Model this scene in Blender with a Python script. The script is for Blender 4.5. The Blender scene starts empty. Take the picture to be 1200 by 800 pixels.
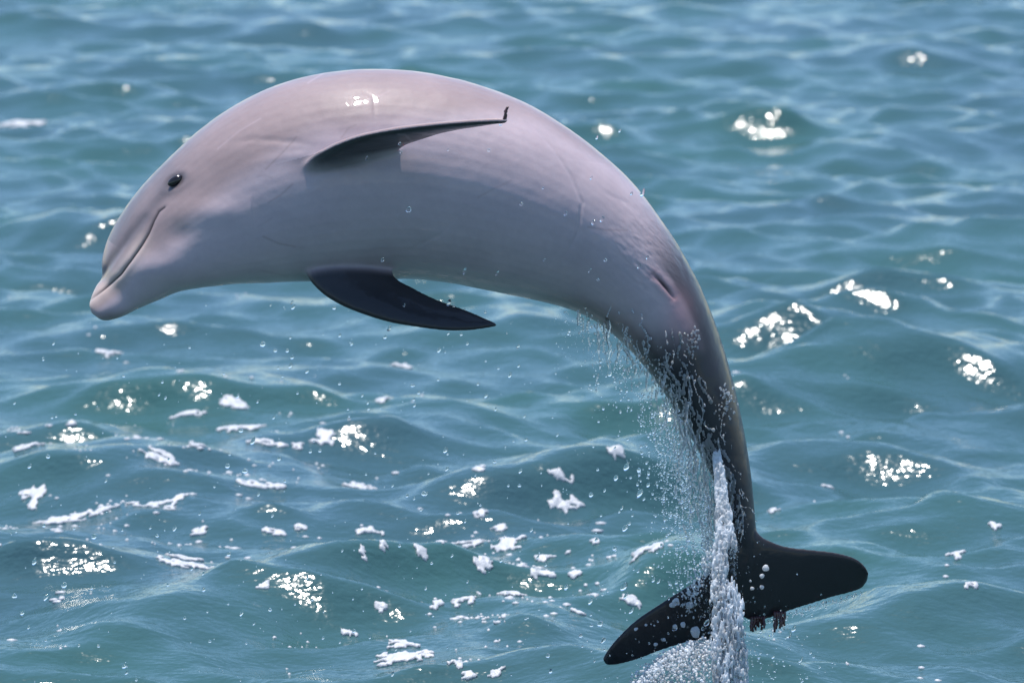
import bpy, bmesh, math, random
import numpy as np
from mathutils import Matrix, Vector

random.seed(7)
rng = np.random.default_rng(11)
scene = bpy.context.scene
col = scene.collection
R = math.radians

# ------------------------------------------------------------------ camera, sky, sun, exposure
CAM_H = 2.70            # eye height above the sea, metres (deck of a boat)
PITCH = 8.2             # looking down, degrees
DIST = 12.5             # metres to the dolphin
SCALE = 500.0           # photograph pixels per metre at the dolphin
FPX = SCALE * DIST      # focal length in photograph pixels (1200 wide)

cam_d = bpy.data.cameras.new('camera')
cam = bpy.data.objects.new('camera', cam_d)
col.objects.link(cam)
cam.location = (0, 0, CAM_H)
cam.rotation_euler = (R(90 - PITCH), 0, 0)
cam_d.sensor_width = 36
cam_d.lens = FPX / 1200 * 36
cam_d.clip_start = 0.1
cam_d.clip_end = 20000
cam_d.dof.use_dof = True
cam_d.dof.focus_distance = DIST - 0.12
cam_d.dof.aperture_fstop = 6.3
scene.camera = cam

SUN_ELEV, SUN_AZ = 81.3, -44.0       # azimuth measured from +Y (ahead of the camera) towards +X
sdir = Vector((math.cos(R(SUN_ELEV)) * math.sin(R(SUN_AZ)),
               math.cos(R(SUN_ELEV)) * math.cos(R(SUN_AZ)), math.sin(R(SUN_ELEV))))
world = bpy.data.worlds.new('World')
scene.world = world
world.use_nodes = True
wn = world.node_tree
sky = wn.nodes.new('ShaderNodeTexSky')
sky.sky_type = 'NISHITA'
sky.sun_disc = False
sky.sun_elevation = R(SUN_ELEV)
sky.sun_rotation = R(SUN_AZ)
sky.air_density = 1.15
sky.dust_density = 0.1
sky.ozone_density = 6.0
bg = wn.nodes['Background']
bg.inputs['Strength'].default_value = 0.15
wn.links.new(sky.outputs['Color'], bg.inputs['Color'])

sun_d = bpy.data.lights.new('sun', 'SUN')
sun_d.energy = 5.0
sun_d.angle = R(0.53)
sun_d.color = (1.0, 0.95, 0.88)
sun = bpy.data.objects.new('sun', sun_d)
col.objects.link(sun)
sun.rotation_euler = (-sdir).to_track_quat('-Z', 'Y').to_euler()
sun.location = (0, 10, 30)

vs = scene.view_settings
vs.view_transform = 'Standard'
vs.look = 'None'
vs.exposure = 0.48
vs.gamma = 1.0
scene.cycles.use_denoising = True
scene.cycles.max_bounces = 10
scene.cycles.transmission_bounces = 8
scene.cycles.glossy_bounces = 4
scene.cycles.diffuse_bounces = 3
scene.cycles.sample_clamp_indirect = 6.0
scene.cycles.caustics_reflective = False
scene.cycles.caustics_refractive = False

# frame of the leaping animal: u to the right, v up, w towards the viewer, metres about a point 12.5 m ahead
fwd = Vector((0, math.cos(R(PITCH)), -math.sin(R(PITCH))))
up = Vector((0, math.sin(R(PITCH)), math.cos(R(PITCH))))
right = Vector((1, 0, 0))
ORIG = Vector((0, 0, CAM_H)) + fwd * DIST
LOCAL = Matrix(((right.x, up.x, -fwd.x, ORIG.x),
                (right.y, up.y, -fwd.y, ORIG.y),
                (right.z, up.z, -fwd.z, ORIG.z), (0, 0, 0, 1)))
LM = np.array(LOCAL)


def L(x, y, w=0.0):
    """plan coordinates (1/500 m units, origin top left of the drawing) -> local metres"""
    return ((x - 600.0) / SCALE, (400.0 - y) / SCALE, w / SCALE)


def to_world(p):
    p = np.asarray(p, float)
    return p @ LM[:3, :3].T + LM[:3, 3]


# ------------------------------------------------------------------ helpers
def tag(o, label=None, cat=None, group=None, kind=None):
    if label: o['label'] = label
    if cat: o['category'] = cat
    if group: o['group'] = group
    if kind: o['kind'] = kind
    return o


def mesh_obj(name, verts, faces, mat=None, parent=None, smooth=True, matrix=None):
    me = bpy.data.meshes.new(name)
    verts = np.asarray(verts, dtype=np.float32)
    if isinstance(faces, np.ndarray):
        k = faces.shape[1]
        me.vertices.add(len(verts))
        me.vertices.foreach_set('co', verts.ravel())
        me.loops.add(faces.size)
        me.loops.foreach_set('vertex_index', faces.astype(np.int32).ravel())
        me.polygons.add(len(faces))
        me.polygons.foreach_set('loop_start', np.arange(0, faces.size, k, dtype=np.int32))
        me.update(calc_edges=True)
        me.validate()
    else:
        me.from_pydata(verts.tolist(), [], faces)
        me.update()
    if smooth:
        me.polygons.foreach_set('use_smooth', np.ones(len(me.polygons), dtype=bool))
    o = bpy.data.objects.new(name, me)
    col.objects.link(o)
    if mat: me.materials.append(mat)
    if parent: o.parent = parent
    if matrix is not None: o.matrix_world = matrix
    return o


def bake_remesh(o, voxel, smooth_iter, smooth_fac=0.5):
    m = o.modifiers.new('r', 'REMESH')
    m.mode = 'VOXEL'
    m.voxel_size = voxel
    m.use_smooth_shade = True
    if smooth_iter:
        s = o.modifiers.new('s', 'SMOOTH')
        s.factor = smooth_fac
        s.iterations = smooth_iter
    dg = bpy.context.evaluated_depsgraph_get()
    me = bpy.data.meshes.new_from_object(o.evaluated_get(dg))
    o.modifiers.clear()
    old = o.data
    mats = list(old.materials)
    o.data = me
    bpy.data.meshes.remove(old)
    me.name = o.name
    me.materials.clear()
    for mt in mats: me.materials.append(mt)
    me.polygons.foreach_set('use_smooth', np.ones(len(me.polygons), dtype=bool))
    return o


def hash3(i, j, k, seed):
    h = (i.astype(np.int64) * 374761393 + j.astype(np.int64) * 668265263 + k.astype(np.int64) * 2147483647 + seed * 1274126177)
    h = (h ^ (h >> 13)) * 1274126177
    h = h ^ (h >> 16)
    return (h & 0xFFFFF).astype(np.float64) / 0xFFFFF


def vnoise(p, seed=0):
    """value noise 0..1 at N x 3 points"""
    p = np.asarray(p, float)
    f = np.floor(p)
    t = p - f
    t = t * t * (3 - 2 * t)
    i, j, k = f[:, 0], f[:, 1], f[:, 2]
    r = 0
    for a in (0, 1):
        for b in (0, 1):
            for c in (0, 1):
                wgt = (t[:, 0] if a else 1 - t[:, 0]) * (t[:, 1] if b else 1 - t[:, 1]) * (t[:, 2] if c else 1 - t[:, 2])
                r = r + wgt * hash3(i + a, j + b, k + c, seed)
    return r


def fbm(p, octaves=4, seed=0):
    p = np.asarray(p, float)
    r, a, s = 0, 0.5, 0
    for o in range(octaves):
        r = r + a * vnoise(p * (2.03 ** o) + 17.3 * o, seed + o)
        s += a
        a *= 0.5
    return r / s


def sstep(a, b, x):
    t = np.clip((x - a) / (b - a), 0, 1)
    return t * t * (3 - 2 * t)


def poly_dist(px, py, pts):
    """distance to a polyline and parameter along it (0..1)"""
    pts = np.asarray(pts, float)
    seg = np.hypot(*(pts[1:] - pts[:-1]).T)
    cum = np.concatenate([[0], np.cumsum(seg)])
    best = np.full(px.shape, 1e9)
    par = np.zeros(px.shape)
    side = np.zeros(px.shape)
    for a in range(len(pts) - 1):
        d = pts[a + 1] - pts[a]
        t = np.clip(((px - pts[a, 0]) * d[0] + (py - pts[a, 1]) * d[1]) / (d @ d), 0, 1)
        qx, qy = px - pts[a, 0] - t * d[0], py - pts[a, 1] - t * d[1]
        r = np.hypot(qx, qy)
        k = r < best
        best = np.where(k, r, best)
        par = np.where(k, (cum[a] + t * seg[a]) / cum[-1], par)
        side = np.where(k, np.sign(d[0] * qy - d[1] * qx), side)
    return best, par, side


def catmull(pts, n):
    """resample rows of pts (any width) with Catmull-Rom, n steps per span"""
    p = np.asarray(pts, float)
    p = np.vstack([2 * p[0] - p[1], p, 2 * p[-1] - p[-2]])
    out = []
    for i in range(1, len(p) - 2):
        for s in range(n):
            t = s / n
            out.append(0.5 * ((2 * p[i]) + (-p[i - 1] + p[i + 1]) * t + (2 * p[i - 1] - 5 * p[i] + 4 * p[i + 1] - p[i + 2]) * t * t
                              + (-p[i - 1] + 3 * p[i] - 3 * p[i + 1] + p[i + 2]) * t ** 3))
    out.append(p[-2])
    return np.array(out)


# ------------------------------------------------------------------ materials
def new_mat(name):
    m = bpy.data.materials.new(name)
    m.use_nodes = True
    return m, m.node_tree, m.node_tree.nodes['Principled BSDF']


def add_bump(nt, bs, height_socket, strength, distance):
    b = nt.nodes.new('ShaderNodeBump')
    b.inputs['Strength'].default_value = strength
    b.inputs['Distance'].default_value = distance
    nt.links.new(height_socket, b.inputs['Height'])
    nt.links.new(b.outputs['Normal'], bs.inputs['Normal'])
    return b


def noise_node(nt, vec, scale, detail=3.0, rough=0.55, mscale=(1, 1, 1)):
    mp = nt.nodes.new('ShaderNodeMapping')
    mp.inputs['Scale'].default_value = mscale
    nt.links.new(vec, mp.inputs['Vector'])
    n = nt.nodes.new('ShaderNodeTexNoise')
    n.inputs['Scale'].default_value = scale
    n.inputs['Detail'].default_value = detail
    n.inputs['Roughness'].default_value = rough
    nt.links.new(mp.outputs['Vector'], n.inputs['Vector'])
    return n


def math_node(nt, op, a, b=None):
    n = nt.nodes.new('ShaderNodeMath')
    n.operation = op
    for i, v in enumerate((a, b)):
        if v is None: continue
        if isinstance(v, (int, float)): n.inputs[i].default_value = v
        else: nt.links.new(v, n.inputs[i])
    return n.outputs[0]


# sea water: green turbid body colour under a clear reflecting surface
M_SEA, nt, bs = new_mat('sea_water')
tc = nt.nodes.new('ShaderNodeTexCoord')
nz = noise_node(nt, tc.outputs['Object'], 0.55, 3)
ramp = nt.nodes.new('ShaderNodeValToRGB')
ramp.color_ramp.elements[0].position = 0.35
ramp.color_ramp.elements[0].color = (0.032, 0.076, 0.093, 1)
ramp.color_ramp.elements[1].position = 0.68
ramp.color_ramp.elements[1].color = (0.031, 0.085, 0.086, 1)
nt.links.new(nz.outputs['Fac'], ramp.inputs['Fac'])
nt.links.new(ramp.outputs['Color'], bs.inputs['Base Color'])
bs.inputs['Roughness'].default_value = 0.13
bs.inputs['IOR'].default_value = 1.333
r1 = noise_node(nt, tc.outputs['Object'], 11.0, 3, 0.55, (0.6, 1.0, 1.0))
r2 = noise_node(nt, tc.outputs['Object'], 42.0, 2, 0.5, (0.7, 1.0, 1.0))
hsum = math_node(nt, 'ADD', math_node(nt, 'MULTIPLY', r1.outputs['Fac'], 0.0075), math_node(nt, 'MULTIPLY', r2.outputs['Fac'], 0.0041))
add_bump(nt, bs, hsum, 1.0, 1.0)

# dolphin skin: pigmentation plus some painted light and shade stored per vertex, wet coat
M_SKIN, nt, bs = new_mat('wet_skin')
at = nt.nodes.new('ShaderNodeAttribute')
at.attribute_name = 'pigment_and_shade'
tc = nt.nodes.new('ShaderNodeTexCoord')
n1 = noise_node(nt, tc.outputs['Object'], 9, 5, 0.6)
n2 = noise_node(nt, tc.outputs['Object'], 70, 3, 0.6)
mx = nt.nodes.new('ShaderNodeMix')
mx.data_type = 'RGBA'
mx.blend_type = 'MULTIPLY'
mx.inputs['Factor'].default_value = 1.0
cr = nt.nodes.new('ShaderNodeValToRGB')
cr.color_ramp.elements[0].position = 0.3
cr.color_ramp.elements[0].color = (0.86, 0.86, 0.87, 1)
cr.color_ramp.elements[1].position = 0.7
cr.color_ramp.elements[1].color = (1.06, 1.05, 1.05, 1)
nt.links.new(math_node(nt, 'ADD', math_node(nt, 'MULTIPLY', n1.outputs['Fac'], 0.75), math_node(nt, 'MULTIPLY', n2.outputs['Fac'], 0.25)), cr.inputs['Fac'])
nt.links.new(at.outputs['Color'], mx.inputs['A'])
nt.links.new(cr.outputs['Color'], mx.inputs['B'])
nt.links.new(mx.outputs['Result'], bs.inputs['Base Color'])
bs.inputs['Roughness'].default_value = 0.5
bs.inputs['Coat Weight'].default_value = 0.55
bs.inputs['Coat Roughness'].default_value = 0.045
bs.inputs['Specular IOR Level'].default_value = 0.22
bs.inputs['Coat IOR'].default_value = 1.34
b1 = noise_node(nt, tc.outputs['Object'], 28, 3, 0.5)
b2 = noise_node(nt, tc.outputs['Object'], 160, 2, 0.5)
bb = math_node(nt, 'ADD', math_node(nt, 'MULTIPLY', b1.outputs['Fac'], 0.0030), math_node(nt, 'MULTIPLY', b2.outputs['Fac'], 0.00025))
bmp = add_bump(nt, bs, bb, 0.7, 1.0)
nt.links.new(bmp.outputs['Normal'], bs.inputs['Coat Normal'])
add_bump(nt, bs, bb, 0.3, 1.0)
bs.inputs['Subsurface Weight'].default_value = 0.25
bs.inputs['Subsurface Radius'].default_value = (1.0, 0.6, 0.5)
bs.inputs['Subsurface Scale'].default_value = 0.02

M_EYE, nt, bs = new_mat('eye_dark')
bs.inputs['Base Color'].default_value = (0.012, 0.009, 0.009, 1)
bs.inputs['Roughness'].default_value = 0.06

M_BARN, nt, bs = new_mat('barnacle_flesh')
tc = nt.nodes.new('ShaderNodeTexCoord')
n1 = noise_node(nt, tc.outputs['Object'], 120, 3)
cr = nt.nodes.new('ShaderNodeValToRGB')
cr.color_ramp.elements[0].color = (0.012, 0.006, 0.007, 1)
cr.color_ramp.elements[1].color = (0.075, 0.016, 0.018, 1)
nt.links.new(n1.outputs['Fac'], cr.inputs['Fac'])
nt.links.new(cr.outputs['Color'], bs.inputs['Base Color'])
bs.inputs['Roughness'].default_value = 0.3

M_DROP, nt, bs = new_mat('clear_water')
bs.inputs['Base Color'].default_value = (0.96, 0.98, 1.0, 1)
bs.inputs['Roughness'].default_value = 0.07
bs.inputs['IOR'].default_value = 1.333
bs.inputs['Transmission Weight'].default_value = 1.0

M_AIR, nt, bs = new_mat('aerated_water')      # falling water full of air bubbles
tc = nt.nodes.new('ShaderNodeTexCoord')
bs.inputs['Base Color'].default_value = (0.80, 0.86, 0.93, 1)
bs.inputs['Roughness'].default_value = 0.22
bs.inputs['IOR'].default_value = 1.333
bs.inputs['Base Color'].default_value = (0.90, 0.93, 0.97, 1)
bs.inputs['Roughness'].default_value = 0.35
n2 = noise_node(nt, tc.outputs['Object'], 130, 3, 0.6, (1.0, 0.4, 1.0))
bmp = add_bump(nt, bs, n2.outputs['Fac'], 0.5, 0.006)
tr = nt.nodes.new('ShaderNodeBsdfTranslucent')
tr.inputs['Color'].default_value = (0.90, 0.93, 0.97, 1)
nt.links.new(bmp.outputs['Normal'], tr.inputs['Normal'])
gl = nt.nodes.new('ShaderNodeBsdfGlass')
gl.inputs['Roughness'].default_value = 0.12
gl.inputs['IOR'].default_value = 1.333
m1 = nt.nodes.new('ShaderNodeMixShader'); m1.inputs[0].default_value = 0.55
nt.links.new(bs.outputs[0], m1.inputs[1]); nt.links.new(tr.outputs[0], m1.inputs[2])
n1 = noise_node(nt, tc.outputs['Object'], 38, 4, 0.6, (1.0, 0.28, 1.0))
cr = nt.nodes.new('ShaderNodeValToRGB')
cr.color_ramp.elements[0].position = 0.42
cr.color_ramp.elements[0].color = (0.05, 0.05, 0.05, 1)
cr.color_ramp.elements[1].position = 0.66
cr.color_ramp.elements[1].color = (0.62, 0.62, 0.62, 1)
nt.links.new(n1.outputs['Fac'], cr.inputs['Fac'])
m2 = nt.nodes.new('ShaderNodeMixShader')
nt.links.new(cr.outputs['Color'], m2.inputs[0])
nt.links.new(m1.outputs[0], m2.inputs[1]); nt.links.new(gl.outputs[0], m2.inputs[2])
nt.links.new(m2.outputs[0], nt.nodes['Material Output'].inputs['Surface'])

M_STREAM, nt, bs = new_mat('streaming_water')  # clear water with fine bubbles in it
bs.inputs['Base Color'].default_value = (0.97, 0.98, 1.0, 1)
bs.inputs['Roughness'].default_value = 0.08
bs.inputs['IOR'].default_value = 1.333
bs.inputs['Transmission Weight'].default_value = 1.0
tr = nt.nodes.new('ShaderNodeBsdfTranslucent'); tr.inputs['Color'].default_value = (0.92, 0.94, 0.97, 1)
df = nt.nodes.new('ShaderNodeBsdfDiffuse'); df.inputs['Color'].default_value = (0.92, 0.94, 0.97, 1)
m1 = nt.nodes.new('ShaderNodeMixShader'); m1.inputs[0].default_value = 0.5
nt.links.new(tr.outputs[0], m1.inputs[1]); nt.links.new(df.outputs[0], m1.inputs[2])
m2 = nt.nodes.new('ShaderNodeMixShader'); m2.inputs[0].default_value = 0.30
nt.links.new(bs.outputs[0], m2.inputs[1]); nt.links.new(m1.outputs[0], m2.inputs[2])
nt.links.new(m2.outputs[0], nt.nodes['Material Output'].inputs['Surface'])

M_FOAM, nt, bs = new_mat('sea_foam')
tc = nt.nodes.new('ShaderNodeTexCoord')
n1 = noise_node(nt, tc.outputs['Object'], 45, 4, 0.6)
cr = nt.nodes.new('ShaderNodeValToRGB')
cr.color_ramp.elements[0].color = (0.26, 0.29, 0.32, 1)
cr.color_ramp.elements[1].color = (0.54, 0.54, 0.57, 1)
nt.links.new(n1.outputs['Fac'], cr.inputs['Fac'])
nt.links.new(cr.outputs['Color'], bs.inputs['Base Color'])
bs.inputs['Roughness'].default_value = 0.5
n2 = noise_node(nt, tc.outputs['Object'], 160, 2, 0.6)
add_bump(nt, bs, n2.outputs['Fac'], 0.5, 0.004)

# ------------------------------------------------------------------ the sea
wr = np.random.default_rng(23)
WAVES = []
for k in range(96):
    lam = 0.16 * (4.2 / 0.16) ** (k / 95.0) * wr.uniform(0.92, 1.08)
    spread = 0.50 if lam > 0.8 else 0.72
    ang = R(-96) + wr.normal(0, spread)               # travelling towards the viewer, crests a little askew
    if wr.random() < 0.10: ang += math.pi
    amp = 0.0058 * lam ** 0.95 * wr.uniform(0.6, 1.3)
    amp *= 0.30 if lam > 2.0 else (0.50 if lam > 1.2 else (1.0 if lam > 0.55 else 1.5))
    WAVES.append((2 * math.pi / lam, math.cos(ang), math.sin(ang), amp, wr.uniform(0, 2 * math.pi), lam))


def ground(px, py, z=0.0):
    """point on the level z seen in the given drawing position"""
    d = fwd + right * ((px - 600) / FPX) + up * ((400 - py) / FPX)
    t = (z - CAM_H) / d.z
    return (d.x * t, d.y * t)


# single crests that stand out: place, half width, height, front and back lengths (metres)
CRESTS = []
for px, py, sx, hgt, sf, sb, tilt in [
        (1090, 462, 0.62, 0.15, 0.20, 0.60, 0.02), (965, 412, 0.42, 0.11, 0.17, 0.55, -0.03), (930, 480, 0.55, 0.09, 0.22, 0.5, 0.10),
        (245, 478, 0.42, 0.11, 0.18, 0.50, 0.06), (120, 565, 0.42, 0.11, 0.20, 0.50, 0.14), (235, 580, 0.45, 0.09, 0.20, 0.45, 0.03),
        (465, 528, 0.40, 0.10, 0.18, 0.45, -0.02), (640, 590, 0.30, 0.12, 0.16, 0.40, 0.20), (330, 720, 0.45, 0.08, 0.20, 0.45, 0.16),
        (130, 745, 0.40, 0.07, 0.20, 0.50, 0.22), (1010, 560, 0.35, 0.06, 0.16, 0.40, 0.0), (1140, 640, 0.35, 0.08, 0.18, 0.40, 0.22),
        (1010, 760, 0.45, 0.06, 0.2, 0.4, 0.05),
        (790, 700, 0.22, 0.10, 0.13, 0.35, 0.25), (755, 585, 0.26, 0.10, 0.15, 0.4, 0.05), (590, 392, 0.30, 0.09, 0.16, 0.45, 0.0), (110, 282, 0.35, 0.10, 0.17, 0.5, 0.0),
        (890, 166, 0.24, 0.07, 0.15, 0.5, 0.0), (60, 520, 0.25, 0.08, 0.14, 0.4, 0.1), (1010, 190, 0.3, 0.065, 0.15, 0.5, 0.05), (1060, 345, 0.3, 0.09, 0.16, 0.45, 0.0),
        (640, 740, 0.3, 0.07, 0.15, 0.4, 0.05), (1150, 745, 0.3, 0.08, 0.15, 0.4, 0.1), (1080, 80, 0.35, 0.07, 0.17, 0.6, 0.0), (330, 40, 0.35, 0.065, 0.17, 0.6, 0.0),
        (90, 680, 0.22, 0.07, 0.12, 0.4, 0.0), (430, 690, 0.3, 0.07, 0.14, 0.4, 0.06)]:
    gx, gy = ground(px, py)
    CRESTS.append((gx, gy, sx, hgt * 1.05, sf * 0.74, sb, tilt))


def sea_disp(x, y, spacing=None):
    dx = np.zeros_like(x); dy = np.zeros_like(x); dz = np.zeros_like(x)
    gust = 0.78 + 0.44 * (0.5 + 0.25 * (np.sin(0.55 * x + 0.31 * y + 1.0) + np.sin(-0.4 * x + 0.47 * y + 2.2)))
    for k, cx, cy, a, ph, lam in WAVES:
        if spacing is not None:
            f = np.clip(lam / (3.0 * spacing) - 0.6, 0, 1)
            if not f.any(): continue
            aa = a * f * gust
        else:
            aa = a * gust
        th = k * (cx * x + cy * y) + ph
        s, c = np.sin(th), np.cos(th)
        q = 0.85
        dz += aa * c
        dx -= q * aa * cx * s
        dy -= q * aa * cy * s
    for gx, gy, sx, hgt, sf, sb, tilt in CRESTS:
        u = x - gx
        v = y - gy - tilt * u - 0.10 * np.sin(2.6 * u + gx)
        m = (np.abs(u) < 4 * sx) & (np.abs(v) < 4)
        if not m.any(): continue
        ln = np.where(v < 0, sf, sb)
        dz += m * hgt * np.exp(-(u / sx) ** 2) * np.exp(-(v / ln) ** 2)
    return dx, dy, dz


def sea_at(x, y):
    """height of the surface over plan points"""
    x = np.asarray(x, float); y = np.asarray(y, float)
    x0, y0 = x.copy(), y.copy()
    for _ in range(4):
        dx, dy, dz = sea_disp(x0, y0)
        x0, y0 = x - dx, y - dy
    return sea_disp(x0, y0)[2]


def graded(lo, hi, f):
    v = [lo]
    while v[-1] < hi: v.append(v[-1] + f(v[-1]))
    return v

rows = graded(8.5, 62.0, lambda y: max(0.020, 0.0021 * y))
t = rows[-1]; step = 0.14
while t < 6000:
    step *= 1.16; t += step; rows.append(t)
pre = []; t = 8.5; step = 0.03
while t > -400:
    step *= 1.25; t -= step; pre.append(t)
rows = np.array(pre[::-1] + rows)
half = [0.0]; step = 0.026
while half[-1] < 4.2: half.append(half[-1] + step)
while half[-1] < 4000:
    step *= 1.045 if half[-1] < 14 else 1.25
    half.append(half[-1] + step)
colsx = np.array([-v for v in half[:0:-1]] + half)
GX, GY = np.meshgrid(colsx, rows)
SX = np.maximum(np.gradient(colsx)[None, :], np.gradient(rows)[:, None])
x = GX.ravel(); y = GY.ravel(); sp = SX.ravel()
dx, dy, dz = sea_disp(x, y, sp)
V = np.stack([x + dx, y + dy, dz], 1)
nr, nc = GX.shape
idx = np.arange(nr * nc).reshape(nr, nc)
F = np.stack([idx[:-1, :-1], idx[:-1, 1:], idx[1:, 1:], idx[1:, :-1]], -1).reshape(-1, 4)
sea = mesh_obj('sea', V, F, M_SEA)
tag(sea, 'choppy blue green sea with small wind waves and sun glints', 'sea', kind='structure')

# ------------------------------------------------------------------ the dolphin
PAIRS = [  # outer outline x, y, inner outline x, y, depth factor, depth offset
    (104.5, 356, 108, 367, 1.10, 0.45),
    (107, 347, 122, 375.5, 0.95, 0.55),
    (112, 335, 142, 372, 0.90, 0.60),
    (118, 324, 163, 362, 0.90, 0.62),
    (117.5, 306, 187, 352, 0.88, 0.60),
    (124, 280, 213, 342, 0.86, 0.55),
    (138, 252, 241, 337, 0.86, 0.50),
    (160, 222, 270, 334, 0.88, 0.42),
    (192, 188, 302, 332, 0.90, 0.34),
    (236, 148, 338, 331, 0.92, 0.24),
    (286, 116, 378, 330, 0.95, 0.14),
    (341, 94, 412, 329, 0.97, 0.06),
    (400, 83, 447, 328, 1.0, 0),
    (455, 81, 485, 327, 1.0, 0),
    (510, 87, 520, 331, 1.0, 0),
    (560, 99, 560, 338, 1.0, 0),
    (610, 118, 600, 346, 1.0, 0),
    (655, 143, 638, 354, 1.0, 0),
    (700, 176, 672, 364, 1.0, 0),
    (740, 213, 703, 380, 1.0, 0),
    (775, 257, 730, 402, 1.02, 0),
    (803, 302, 752, 426, 1.06, 0),
    (827, 350, 775, 456, 1.10, 0),
    (846, 402, 796, 490, 1.15, 0),
    (860, 450, 814, 520, 1.2, 0),
    (872, 505, 830, 550, 1.3, 0),
    (880, 555, 844, 582, 1.4, 0),
    (884, 595, 851, 610, 1.4, 0),
    (887, 628, 855, 640, 1.2, 0),
    (888, 660, 858, 668, 0.7, 0),
    (884, 690, 862, 694, 0.35, 0)]
P = catmull(PAIRS, 6)
cen = np.stack([(P[:, 0] + P[:, 2]) / 2, (P[:, 1] + P[:, 3]) / 2], 1)
hwv = np.stack([(P[:, 0] - P[:, 2]) / 2, (P[:, 1] - P[:, 3]) / 2], 1)
hw = np.hypot(hwv[:, 0], hwv[:, 1])
NS, NA = len(P), 56
bv, bf = [], []
for i in range(NS):
    for a in range(NA):
        th = 2 * math.pi * a / NA
        bv.append(L(cen[i, 0] + hwv[i, 0] * math.sin(th), cen[i, 1] + hwv[i, 1] * math.sin(th), hw[i] * (P[i, 4] * math.cos(th) - P[i, 5] * math.sin(th))))
for i in range(NS - 1):
    for a in range(NA):
        b = (a + 1) % NA
        bf.append((i * NA + a, (i + 1) * NA + a, (i + 1) * NA + b, i * NA + b))
bf.append(tuple(range(NA)))
bf.append(tuple((NS - 1) * NA + a for a in range(NA))[::-1])


def add_fin(sections, flip=False, n=4):
    """sections: leading point xyz, trailing point xyz, thickness; a thin aerofoil lofted along them"""
    s = catmull(sections, n)
    base = len(bv)
    prof = []
    K = 12
    for k in range(K + 1):
        c = 0.5 - 0.5 * math.cos(math.pi * k / K)
        prof.append((c, 1.3 * (1.05 * math.sqrt(c) * (1 - c) ** 0.9 + 0.02 * (1 - c))))
    loop = [(c, h) for c, h in prof] + [(c, -h) for c, h in prof[-2:0:-1]]
    m = len(loop)
    Ls, Ts, th = s[:, 0:3], s[:, 3:6], s[:, 6]
    mid = (Ls + Ts) / 2
    span = np.gradient(mid, axis=0)
    for i in range(len(s)):
        ch = Ts[i] - Ls[i]
        nrm = np.cross(span[i], ch)
        nrm /= max(np.linalg.norm(nrm), 1e-6)
        for c, h in loop:
            hh = abs(h) * max(th[i], 1.2) * 0.5 + 1.5 * (1 - abs(2 * c - 1) ** 10) ** 0.5
            q = Ls[i] + ch * c + nrm * math.copysign(hh, h)
            bv.append(L(*q))
    for i in range(len(s) - 1):
        for a in range(m):
            b = (a + 1) % m
            f = (base + i * m + a, base + (i + 1) * m + a, base + (i + 1) * m + b, base + i * m + b)
            bf.append(f[::-1] if flip else f)
    e0 = tuple(base + a for a in range(m))
    e1 = tuple(base + (len(s) - 1) * m + a for a in range(m))
    bf.append(e0 if not flip else e0[::-1])
    bf.append(e1[::-1] if not flip else e1)

# far flipper, hanging below the chest
FL_LOW = [(356, 285, 35, 455, 292, 35, 44), (356, 312, 62, 462, 316, 52, 36), (372, 337, 76, 468, 327, 62, 25), (405, 359, 86, 490, 340, 70, 18),
          (450, 375, 92, 515, 352, 78, 14), (490, 383, 97, 540, 361, 86, 11), (525, 387, 100, 560, 369, 93, 8), (556, 386.5, 102, 573, 375, 99, 6), (583, 382, 103, 581, 379, 102, 3)]
# near flipper, swept back and seen almost edge on
FL_UP = [(352, 215, 85, 462, 205, 80, 40), (362, 196, 122, 468, 186, 112, 30), (388, 180, 152, 476, 176, 134, 20), (425, 167, 184, 494, 170, 160, 14),
         (468, 160, 212, 517, 163.5, 182, 11), (510, 155.5, 230, 543, 158.5, 204, 9), (552, 152.5, 243, 570, 155, 224, 7), (578, 151.5, 250, 586, 153, 240, 5), (595, 151.5, 254, 594, 152.5, 250, 3)]
FLUKE_R = [(862, 606, 0, 862, 716, 0, 40), (884, 619, -2, 876, 726, 0, 30), (896, 630, -4, 895, 727, -3, 20), (920, 639.5, -8, 920, 718.5, -7, 14), (950, 643.5, -13, 950, 709, -12, 11),
           (978, 647, -18, 978, 700.5, -17, 9), (1000, 653, -22, 1000, 695, -21, 7), (1012, 661, -24, 1012, 690, -24, 5), (1018.5, 671, -25, 1018.5, 681, -25, 3)]
FLUKE_L = [(876, 612, 0, 872, 722, 0, 40), (848, 645, 4, 858, 735, 3, 30), (826, 671, 8, 838, 751, 8, 20), (803, 686.5, 13, 812, 751, 12, 14), (770, 707.5, 19, 775, 761, 18, 11),
           (746, 723.5, 24, 748, 771, 23, 9), (726, 742, 28, 728, 776, 28, 7), (713, 758, 31, 716, 777.5, 31, 5), (706.5, 770, 33, 709, 776, 33, 3)]
DORSAL = [(440, 155, -75, 575, 160, -80, 34), (455, 138, -115, 580, 150, -108, 24), (490, 124, -148, 590, 141, -138, 16), (535, 114, -172, 602, 131, -163, 10), (575, 110, -188, 614, 122, -183, 6), (608, 112, -196, 620, 117, -195, 3)]
add_fin(FL_LOW)
add_fin(FL_UP)
for FK in (FLUKE_R, FLUKE_L):            # faces tipped a little downwards
    add_fin([(a, b, c + 11, d_, e, f_ - 9, g) for a, b, c, d_, e, f_, g in FK])
add_fin(DORSAL)

body = mesh_obj('body', bv, bf, M_SKIN)
bmx = bmesh.new(); bmx.from_mesh(body.data)
bmesh.ops.recalc_face_normals(bmx, faces=bmx.faces)
bmx.to_mesh(body.data); bmx.free()
bake_remesh(body, 0.0027, 8, 0.5)

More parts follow.
